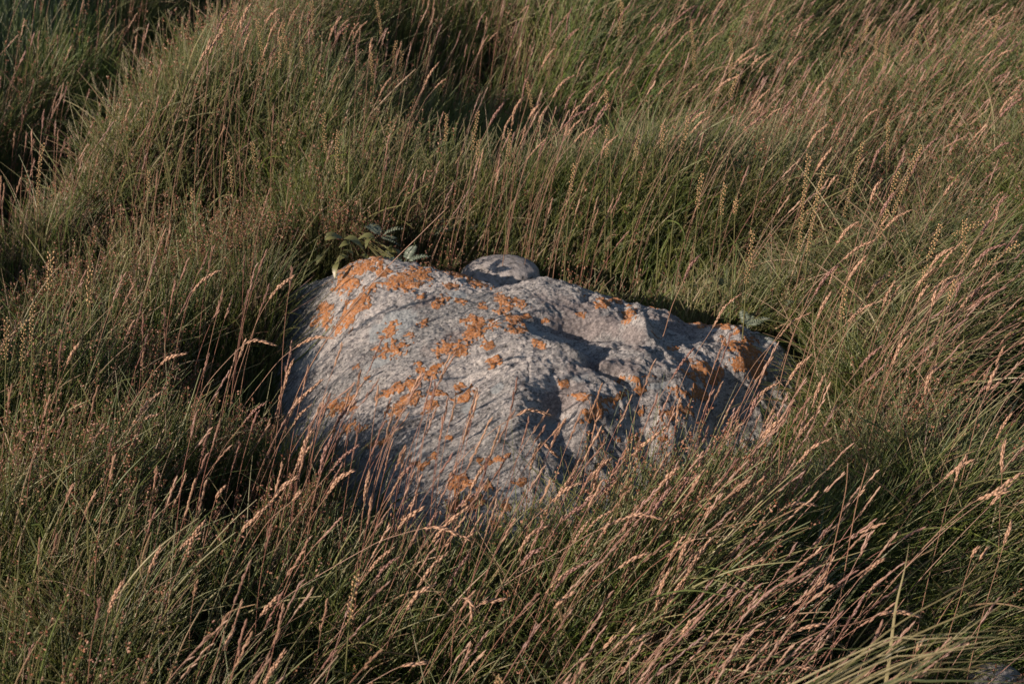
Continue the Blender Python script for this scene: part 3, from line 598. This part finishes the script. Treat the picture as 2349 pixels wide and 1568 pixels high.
SEED = [
 ([(672,632),(640,657),(618,686),(590,736),(561,815)],3,.46,'soft arching grass head close to the viewer over the boulder\'s left edge'),
 ([(500,625),(464,646),(442,671),(424,714),(406,794)],3,.42,'thin arching grass stalk standing among the rushes left of the boulder'),
 ([(629,794),(593,783),(564,788),(518,830),(471,887),(446,948),(439,1030)],3,.42,'tan grass head bowed over to the right just left of the boulder'),
 ([(428,801),(395,812),(370,833),(345,865)],3,.40,'tan grass head leaning right over the brown rushes'),
 ([(766,765),(723,767),(683,790),(640,826),(593,887),(557,937)],3,.40,'long grass head reaching over the boulder\'s left flank'),
 ([(185,781),(169,804),(155,833),(140,869)],3,.40,'short slim grass head among rushes near the left edge'),
 ([(368,898),(331,934),(298,988),(277,1031)],3,.40,'bright thick grass head leaning right, upper one of a pair at left'),
 ([(365,941),(334,955),(316,980),(288,1013)],2,.38,'smaller bright grass head just under the thick one at left'),
 ([(670,833),(658,865),(651,894),(640,937)],3,.36,'upright orange-tan grass head in front of the boulder\'s left corner'),
 ([(735,876),(690,916),(661,952),(640,990)],3,.36,'straight pink grass head slanting across the boulder\'s left corner'),
 ([(1260,968),(1214,952),(1186,960),(1130,990),(1060,1050),(1010,1120)],3,.42,'arching orange-pink grass head in front of the boulder\'s shaded hollow'),
 ([(1250,1026),(1230,1044),(1216,1082),(1210,1130)],3,.34,'small curved grass head in front of the boulder\'s lower face'),
 ([(1252,1010),(1268,1030),(1283,1046),(1297,1058),(1327,1164),(1383,1324),(1403,1393),(1407,1461)],3,.34,'pale straight stem snapped over at its top in front of the boulder'),
 ([(1527,976),(1487,1008),(1459,1032),(1419,1080)],3,.38,'long pink grass head slanting over the boulder\'s lower right'),
 ([(1074,1226),(1018,1204),(974,1207),(906,1228),(846,1256)],3,.34,'tan grass head bowed over right below the boulder\'s lower left'),
 ([(1164,1381),(1106,1389),(1070,1417),(1046,1449),(1006,1501)],2,.34,'purple-pink grass head bent to the right in the bottom middle'),
 ([(994,1347),(958,1365),(932,1401),(898,1461),(846,1517)],3,.38,'broad pale double grass head leaning right in the bottom middle'),
 ([(1080,1405),(1082,1377),(1066,1361),(1052,1377),(1042,1421),(1034,1533)],3,.36,'pale grass head hooked right over like a crook'),
 ([(1252,1216),(1218,1232),(1190,1268),(1158,1325)],3,.34,'loose tan grass head just below the boulder\'s dark foot'),
 ([(1513,1184),(1471,1176),(1427,1188),(1379,1212),(1327,1240)],4,.36,'long wavy tan grass head lying nearly flat to the right'),
 ([(1483,1268),(1447,1284),(1419,1302),(1360,1350)],3,.34,'short straight tan head below the long wavy one'),
 ([(1491,1469),(1447,1489),(1423,1529)],2,.36,'fluffy tan grass head near the bottom edge, right of middle'),
 ([(1581,1415),(1559,1449),(1523,1477),(1480,1530)],2,.36,'slim tan head leaning right above the bottom blades'),
 ([(974,1523),(922,1529),(870,1553)],2,.34,'small bent grass head at the bottom edge, left of middle'),
 ([(1639,1168),(1617,1191),(1597,1223),(1580,1290)],2,.36,'thick tan head leaning right beside the boulder\'s lower right foot'),
 ([(1877,1178),(1830,1168),(1794,1178),(1740,1215),(1660,1290)],3,.38,'tan head turned down at its tip right of the boulder\'s foot'),
 ([(2024,1281),(1998,1301),(1982,1317),(1950,1350)],3,.34,'short stout orange-pink head in the lower right'),
 ([(2024,1312),(2001,1339),(1988,1369),(1960,1440)],3,.32,'loose pink head just below the short stout one'),
 ([(2301,1113),(2263,1123),(2240,1139),(2211,1162),(2150,1225),(2060,1330)],3,.44,'thick bright grass head bowed right near the right edge'),
 ([(2349,1097),(2308,1120),(2263,1149),(2170,1215),(2030,1345)],3,.46,'long grass head running out of the right edge'),
 ([(2329,1126),(2301,1142),(2275,1162),(2200,1230)],3,.42,'thin grass head just under the thick bright one at the right edge'),
 ([(2114,1425),(2082,1414),(2056,1407),(2024,1409),(1953,1430),(1872,1446)],4,.34,'arching orange grass head crossing the broad blades at lower right'),
 ([(1896,1436),(1865,1438),(1830,1448),(1759,1485),(1662,1556)],3,.34,'pink grass head on a long slanting stem in the lower right'),
 ([(1882,1556),(1849,1543),(1807,1538),(1743,1543),(1662,1566)],3,.30,'lowest arching grass head above the bottom edge'),
 ([(1697,1352),(1684,1372),(1675,1391),(1640,1500)],3,.34,'stout upright pink head on a dark red stem'),
 ([(1744,1265),(1707,1294),(1684,1317),(1620,1400)],3,.36,'pinkish head slanting right over the dark gap in the lower right'),
 ([(2119,1478),(2104,1498),(2080,1560)],2,.30,'tiny pink head over the broad blades at lower right'),
 ([(2326,1217),(2308,1255),(2280,1330)],2,.36,'narrow brown head at the right edge'),
 ([(2263,1255),(2247,1281),(2200,1350)],2,.32,'small brown head left of the narrow one at right'),
 ([(2235,1239),(2224,1268),(2200,1370)],2,.34,'slim upright orange head in the lower right'),
 ([(370,1247),(355,1281),(342,1310),(320,1380)],3,.34,'orange head leaning right in the lower left'),
 ([(289,1317),(268,1356),(252,1398),(239,1449),(210,1565)],3,.36,'long pinkish head on a dark stem in the bottom left'),
 ([(617,1147),(575,1191),(556,1217),(530,1290)],3,.36,'branching tan head in the lower left foreground'),
 ([(688,1125),(672,1146),(620,1190),(580,1250)],2,.34,'bright short tan head below the boulder\'s left foot'),
 ([(656,1475),(630,1520),(607,1565)],3,.38,'thick purple-tan head at the bottom edge, left'),
 ([(638,1368),(597,1414),(550,1480)],2,.36,'tan head slanting right near the bottom left'),
 ([(531,1465),(507,1504),(480,1560)],2,.36,'small tan head close to the bottom left'),
 ([(517,1110),(497,1139),(480,1200)],2,.36,'blunt brownish head left of the lower foreground stems'),
]
SG = 'pink-tan seed heads of grass'
for px, nh, h, lab in SEED: stalk('seed', px, h, nh, lab, SG, sc=1.15)
# the rest of the countable seed heads, spread as the photograph has them
REG = [  # u0,v0,u1,v1,count, lean px dx/dy of the head, tip height
    (480,10,860,110,30,.25,.46),(860,10,1560,200,22,.7,.46),(1560,10,2349,130,26,1.0,.46),(1600,120,2349,330,34,1.0,.45),
    (1150,170,1420,340,20,.75,.46),(1900,330,2349,700,34,.9,.44),(1540,560,2349,900,14,.6,.38),(1700,780,2349,1100,14,.7,.40),
    (560,900,900,1120,10,.7,.36),(900,1040,1250,1300,12,.7,.34),(1300,1040,1640,1400,26,.8,.35),(0,850,560,1250,16,.6,.36),
    (0,1250,760,1560,16,.7,.36),(760,1350,1640,1560,12,.9,.36),(1640,1050,2349,1400,7,.9,.38)]
left_n = 292 - len(SEED)
for u0, v0, u1, v1, c, ln, h in REG:
    for _ in range(c):
        if left_n <= 0: break
        left_n -= 1
        u, v = random.uniform(u0, u1), random.uniform(v0, v1); hh = h * random.uniform(.85, 1.15)
        p0 = hit_z(u, v, hh); ppm = F / max(1.2, np.linalg.norm(p0 - np.array([0, 0, CAM_H]))) # px per metre
        hl = random.uniform(.035, .075) * ppm; a = math.atan(max(.05, ln + random.gauss(0, .28)))
        dx, dy = math.sin(a), math.cos(a); bend = random.uniform(.1, .5)
        px = [(u, v), (u - hl * .5 * (dx + bend * .5), v + hl * .5 * (dy - bend * .3)), (u - hl * (dx + bend * .2), v + hl * dy)]
        px.append((px[2][0] - hl * dx * .9, px[2][1] + hl * dy * 1.1)); px.append((px[3][0] - hl * dx * .7, px[3][1] + hl * dy * 1.3))
        lb_ = where_label(u, v)
        szw = 'short' if hl < .045 * ppm else ('long' if hl > .062 * ppm else 'slender')
        lb_ = lb_.replace('grass left', 'area left').replace('grass right', 'area right').replace('grass behind', 'area behind')
        lw = 'nearly upright' if a < .35 else ('leaning right' if a < .8 else 'bowed far right')
        hm = M_HEAD if random.random() < .6 else M_HEAD2
        stalk('seed', px, hh, 3, szw + (' pink-tan' if hm is M_HEAD else ' dull purple-brown') + ' grass head ' + lw + ', ' + spot(u, v), SG, sc=random.uniform(.75, 1.3), hm=hm)

BEAD = [(1722,48,1718,170),(1679,93,1674,179),(1994,48,1976,102),(2019,67,2010,128),(2045,77,2026,172),(2106,58,2090,118),(1690,166,1675,224),(1856,355,1833,580),(1891,381,1853,578),
 (1981,326,1935,500),(2058,378,2015,545),(2115,336,2050,490),(1610,397,1600,480),(1664,419,1655,493),(1688,448,1686,490),(2038,278,2035,368),(1728,530,1712,650),(2164,524,2116,656),(2260,515,2185,542),
 (2218,509,2215,592),(2335,557,2266,608),(1943,662,1931,734),(863,7,875,94),(910,94,903,155),(923,115,924,194),(852,122,856,180),(1428,7,1419,86),(1587,54,1594,166),(1392,205,1396,252),(1394,295,1391,364),
 (1466,310,1460,360),(1576,263,1560,346),(1522,288,1518,342),(1207,187,1223,274),(1025,259,1022,324),(1097,259,1083,346),(1099,317,1098,374),(1169,299,1165,360),(1320,374,1308,446),(775,302,776,400),
 (110,589,108,671),(213,607,209,703),(11,740,12,830),(72,700,72,793),(54,736,50,830),(99,330,86,480),(525,345,533,429),(339,400,339,448),(581,323,584,378),(742,262,748,352),(693,99,698,160),(718,0,717,102),
 (512,26,518,90),(650,48,660,122),(592,42,608,154),(640,90,640,160),(438,432,440,470),(2290,40,2280,90),(2190,640,2170,700),(815,1340,800,1440),(1145,1540,1140,1600)]
for k, (u, v, u2, v2) in enumerate(BEAD):
    mu, mv = (u + u2) / 2 + random.uniform(-4, 4), (v + v2) / 2
    st = {1428: 'thick pale', 2260: 'golden drooping', 1722: 'tall pale green', 1728: 'orange beaded', 110: 'thick green', 213: 'grey-green', 99: 'long wavy'}.get(u)
    wl = where_label(u, v)
    lab = (st + ' fruit spike standing in the ' + wl) if st else (('short' if v2 - v < 75 else 'long' if v2 - v > 130 else 'slender') + ' tan beaded fruit spike ' + ('leaning right' if u - u2 > 9 else 'leaning left' if u2 - u > 5 else 'standing upright') + ', ' + spot(u, v))
    px = [(u, v), (mu, mv), (u2, v2), (u2 + (u2 - u) * .3, v2 + (v2 - v) * .6)]
    stalk('bead', px, random.uniform(.40, .47), 3, lab, 'beaded fruit spikes in the meadow', sc=1.35 if u in (1428, 110, 213) else 1.0)
c4 = lambda l: [(a * .32, b * .32) for a, b in l]
TAIL = [([(870,380),(876,450),(885,520),(915,620),(1020,790)],3),([(895,430),(900,490),(905,560),(930,650)],3),([(985,430),(997,520),(1015,600),(1040,680)],3),([(1015,385),(1022,430),(1030,470),(1090,690)],3),
 ([(1055,420),(1058,470),(1062,520),(1100,700)],3),([(1115,235),(1126,290),(1142,340),(1200,600)],3),([(1205,65),(1222,120),(1195,200),(1205,330),(1250,640)],2),([(1115,395),(1112,430),(1122,475),(1165,660)],3),
 ([(885,320),(910,360),(930,410),(1000,520)],3),([(960,240),(1000,202),(1050,212),(1130,235),(1230,330)],3),([(1322,100),(1303,150),(1300,200),(1280,400)],3),([(850,530),(862,610),(872,680),(880,760)],3),
 ([(655,510),(680,590),(705,660),(740,740)],3),([(745,690),(770,750),(795,800),(830,900)],3),([(500,850),(510,910),(540,980),(600,1030)],3),([(665,780),(672,820),(690,860),(720,940)],3),
 ([(632,780),(632,830),(640,890),(670,980)],2),([(1548,180),(1560,250),(1565,340),(1545,640)],2)]
TL = ['leftmost of the tall pair', 'right one of the tall pair', 'blunt pale', 'thin', 'straight', 'tall slanting', 'tallest, S-curved', 'kinked', 'left-leaning', 'hooked-over', 'slim nodding', 'thick upright',
      'left-tilted', 'short stout', 'lowest curved', 'short rounded', 'small upright', 'rightmost tall']
for (l, nh), tl in zip(TAIL, TL): stalk('tail', c4(l), .44, nh, tl + ' pale cylindrical spike on the bank beside the dark ditch', 'pale cylindrical spikes on the ditch bank', sc=1.25)
BAREL = [([(512,293),(530,325),(560,400),(600,495)],.40,'bent dry stem with a kinked top in the grass at upper left'),
 ([(1945,1061),(1937,1142),(1890,1350),(1865,1420)],.50,'tall straight pale stem, left one of a pair at lower right'),
 ([(1990,1061),(1960,1180),(1925,1390)],.50,'tall straight reddish stem, right one of a pair at lower right'),
 ([(1790,1010),(1787,1100),(1784,1200),(1780,1330)],.42,'thin pale green upright stalk right of the boulder\'s foot'),
 ([(2240,20),(2190,160),(2165,240)],.55,'long yellow-green stem at the top right'),
 ([(2349,60),(2280,150),(2200,280)],.5,'long olive stem running out at the top right edge'),
 ([(1350,905),(1390,1040),(1450,1150),(1500,1240)],.44,'tall olive stem crossing the right of the boulder'),
 ([(1030,470),(960,540),(900,600),(845,660)],.60,'long thin pink stem slanting up behind the boulder\'s left peak')]
for px, h, lab in BAREL: stalk('bare', px, h, 0 or 1, lab, None, sc=1.1)

# ------------------------------------------------------------------ broad blades
def ribbon(q, wid, mat, parent, roll=0., cup=.25, name='blade'):
    t, a, b = frames(q); side = a * math.cos(roll) + b * math.sin(roll); nrm = np.cross(t, side); n = len(q)
    s = np.linspace(0, 1, n); wv = wid * np.clip(np.minimum(.55 + 2.2 * s, 1) * (1 - s ** 3.2), .03, 1)
    V = np.concatenate([q - side * wv[:, None] * .5, q + nrm * (wv * cup)[:, None] * .5, q + side * wv[:, None] * .5])
    f = [(i, i + 1, n + i + 1, n + i) for i in range(n - 1)] + [(n + i, n + i + 1, 2 * n + i + 1, 2 * n + i) for i in range(n - 1)]
    return mesh_obj(name, V, f, mat, parent)
c7 = lambda l: [(1597.3 + a * .323, 1061.7 + b * .323) for a, b in l]
FAN = [([(2150,1362),(1900,1390),(1600,1450),(1390,1560)],.006),([(2340,1468),(2000,1485),(1700,1500),(1400,1566)],.009),([(2330,640),(1750,960),(1560,1060),(1300,1240),(950,1560)],.0045),
 ([(2340,850),(2000,990),(1700,1130),(1500,1250),(1200,1500)],.006),([(2340,700),(1900,890),(1600,1050),(1450,1180)],.004),([(2340,1225),(2100,1225),(1800,1230),(1450,1240),(1200,1330)],.0028),
 ([(2340,1120),(2200,1115),(2080,1135),(1950,1220),(1700,1380)],.004),([(1540,640),(1500,800),(1430,1030),(1390,1240),(1360,1400)],.006),([(2320,1415),(2200,1290),(2080,1240),(1900,1260),(1650,1400)],.0045),
 ([(2340,250),(2180,340),(2000,450),(1700,660),(1430,880),(1200,1150)],.004),([(1870,1540),(1600,1480),(1350,1500),(1100,1568)],.008),([(2340,1540),(2000,1530),(1600,1540),(1300,1580)],.008),
 ([(1720,1120),(1650,1250),(1520,1400),(1400,1550)],.007),([(2150,1460),(1950,1420),(1700,1445),(1450,1540)],.005),([(2340,1000),(2120,1110),(1900,1240),(1600,1420),(1380,1560)],.004),
 ([(1560,1150),(1450,1240),(1250,1380),(950,1568)],.007),([(2100,1380),(1850,1370),(1600,1400),(1350,1500)],.004)]
e = empty('broad_leaved_grass', (0, 0, 0)); first = None
tag(e, 'clump of long broad pale olive blades sweeping right in the bottom right corner', 'grass clump', kind='thing')
base = hit_z(2000, 1600, .05); e.location = base
for _ in range(16):
    ang = random.uniform(.05, .75); x0, y0 = random.uniform(700, 1500), random.uniform(1250, 1580); L0 = random.uniform(450, 1100)
    pl = [(x0 + L0 * t * math.cos(ang * (1 - .45 * t)), y0 - L0 * t * math.sin(ang * (1 - .3 * t))) for t in (1, .75, .5, .25, 0)]
    FAN.append((pl, random.uniform(.0026, .005)))
for l, wd in FAN:
    pts = world_line(c7(l), .50 + random.uniform(-.03, .05)); q, L_ = smooth_line(pts, 30); ribbon(q - base, wd, M_BLADE if random.random() < .75 else M_BLADE2, e, random.uniform(-.5, .7))
def blade_clump(u, v, n, Lm, wd, mat, label, lean=.25, az0=None, sprd=.35):
    p = hit_z(u, v, .02); e = empty('broad_leaved_grass', p); tag(e, label, 'grass clump', kind='thing')
    for k in range(n):
        az = random.uniform(0, 6.28) if az0 is None else random.gauss(az0, .8); th0 = abs(random.gauss(lean * .6, .15)); th1 = abs(random.gauss(lean + .35, sprd)); L_ = Lm * random.uniform(.55, 1.1)
        r0 = random.uniform(0, .05); a0 = random.uniform(0, 6.28); q = [np.array([r0 * math.cos(a0), r0 * math.sin(a0), 0])]
        for i in range(1, 16):
            t = i / 15; th = th0 + th1 * t ** 1.5; q.append(q[-1] + np.array([math.sin(th) * math.cos(az), math.sin(th) * math.sin(az), math.cos(th)]) * L_ / 15)
        ribbon(np.array(q), wd * random.uniform(.7, 1.2), mat, e, random.uniform(-1, 1))
blade_clump(1660, 1560, 34, .26, .0055, M_BLADE2, 'dark green tuft of broad blades at the bottom right of middle', .3)
blade_clump(1800, 1500, 26, .26, .0050, M_BLADE2, 'dark green tuft of broad blades left of the sweeping olive ones', .35, 0.2)
blade_clump(2180, 1210, 12, .34, .005, M_BLADE, 'olive tuft of broad blades leaning right at the right edge', .7, 0.1)
blade_clump(2060, 1010, 10, .36, .005, M_BLADE, 'loose tuft of broad blades slanting right, right of the boulder', .7, 0.1)
blade_clump(2349, 840, 14, .36, .005, M_BLADE, 'tuft of broad blades in the dark grass at the right edge', .6, 0.2)
blade_clump(850, 1240, 16, .20, .004, M_BLADE2, 'green tuft of short blades at the boulder\'s lower left foot', .35)
blade_clump(950, 1540, 20, .22, .0045, M_BLADE2, 'green tuft of blades at the bottom, left of middle', .3)

# ------------------------------------------------------------------ silverweed and broad leaves
def leaf_blade(L_, W_, n=10, serr=.0, curl=.3, seed=0):
    s = np.linspace(0, 1, n); wv = W_ * np.sin(np.pi * s ** .8) ** .8 * .5; wv = wv * (1 + serr * np.where(np.arange(n) % 2, .5, -.5)); wv[0] = .0004; wv[-1] = .0004
    x_ = s * L_; z_ = -curl * L_ * s ** 2 + .12 * L_ * np.sin(3 * s)
    V = np.concatenate([np.c_[x_, -wv, z_ + wv * .35], np.c_[x_, 0 * wv, z_], np.c_[x_, wv, z_ + wv * .35]])
    f = [(i, i + 1, n + i + 1, n + i) for i in range(n - 1)] + [(n + i, n + i + 1, 2 * n + i + 1, 2 * n + i) for i in range(n - 1)]
    return V, f
def xf(V, az, pit, rol, loc):
    from mathutils import Euler
    Mx = np.array(Euler((rol, -pit, az), 'XYZ').to_matrix()); return np.asarray(V) @ Mx.T + np.asarray(loc)
def silverweed(u, v, z, n, L_, label, azs=None):
    p = hit_z(u, v, z); e = empty('silverweed', p); tag(e, label, 'plant', 'silverweed plants with feathery silvery leaves')
    for k in range(n):
        az = random.uniform(0, 6.28) if azs is None else azs[k]; pit = random.uniform(.2, .8); V, f = [], []
        m_ = 8; LL = L_ * random.uniform(.75, 1.15)
        for i in range(m_ + 1):
            s = .25 + .75 * i / m_; bx = LL * s; bz = LL * (.25 * s - .55 * s * s)
            sz = LL * .26 * math.sin(math.pi * (.15 + .78 * s)) ** .7
            sides = (-1, 1) if i < m_ else (0,)
            for sd_ in sides:
                v_, f_ = leaf_blade(sz, sz * .42, 8, .55, .25); v_ = xf(v_, sd_ * 1.1, .15, random.uniform(-.3, .3), (bx, 0, bz)); o_ = len(V); V += list(v_); f += [tuple(a + o_ for a in q) for q in f_]
        st = np.array([(LL * s, 0, LL * (.25 * s - .55 * s * s)) for s in np.linspace(0, 1, 8)]); v_, f_ = tube(st, .0009); o_ = len(V); V += list(v_); f += [tuple(a + o_ for a in q) for q in f_]
        mesh_obj('leaf', xf(V, az, pit, 0, (0, 0, 0)), f, M_SILVER, e)
silverweed(1055, 535, 0.12, 5, .10, 'silvery feathery leaved plant in the dark hollow behind the boulder')
silverweed(930, 606, 0.225, 3, 0.05, 'pale silvery leaf curling over the boulder\'s back edge', [0.2, 2.8, 1.2])
silverweed(875, 545, 0.19, 4, 0.07, 'silvery feathery leaves among the grass above the boulder\'s left peak')
silverweed(1715, 756, 0.125, 6, 0.05, 'silvery feathery plant at the boulder\'s back right corner')
silverweed(1830, 700, 0.16, 3, .06, 'small silvery leaf catching light right of the boulder')
silverweed(1875, 1120, 0.07, 5, 0.085, 'blue-grey feathery leaves low in the grass at right')
silverweed(1915, 1225, 0.06, 5, 0.085, 'grey-green feathery leaves below the blue-grey ones at right')
silverweed(2060, 1330, 0.06, 5, 0.085, 'dull feathery leaves under the broad blades in the lower right')
silverweed(1290, 1530, .08, 3, .06, 'small blue-grey feathery leaf near the bottom middle')
def dock(u, v, z, leaves, label):
    p = hit_z(u, v, z - .16); e = empty('leafy_plant', p); tag(e, label, 'plant')
    for lu, lv, lz, Ls, Ws, az, pit in leaves:
        q = hit_z(lu, lv, lz) - p; V, f = leaf_blade(Ls * .85, Ws * .8, 14, .14, .5); V = xf(V, az, pit, random.uniform(-.5, .5), q)
        lo = mesh_obj('leaf', V, f, M_LEAF, e)
        st, _ = smooth_line(np.array([np.zeros(3), q * np.array([.4, .4, .7]), q]), 8); v_, f_ = tube(st, .0011); mesh_obj('leaf_stalk', v_, f_, M_GSTEM, e)
dk = [(random.uniform(735, 915), random.uniform(545, 605), random.uniform(.19, .24), random.uniform(.03, .05), random.uniform(.018, .028), random.uniform(-3, 3), random.uniform(-.5, .5)) for _ in range(22)]
dock(800, 605, .2, dk + [(745, 550, .24, .05, .032, .3, .3), (790, 548, .24, .055, .030, -.3, .0)],
     'low plant with many small yellow-olive leaves behind the boulder\'s left peak')
dock(1560, 660, .15, [(1625, 650, .18, .04, .024, .3, .4), (1650, 655, .17, .04, .024, 1.2, .5), (1600, 660, .16, .04, .02, 2.8, .3)], 'small green leafy plant in the grass behind the boulder\'s right side')
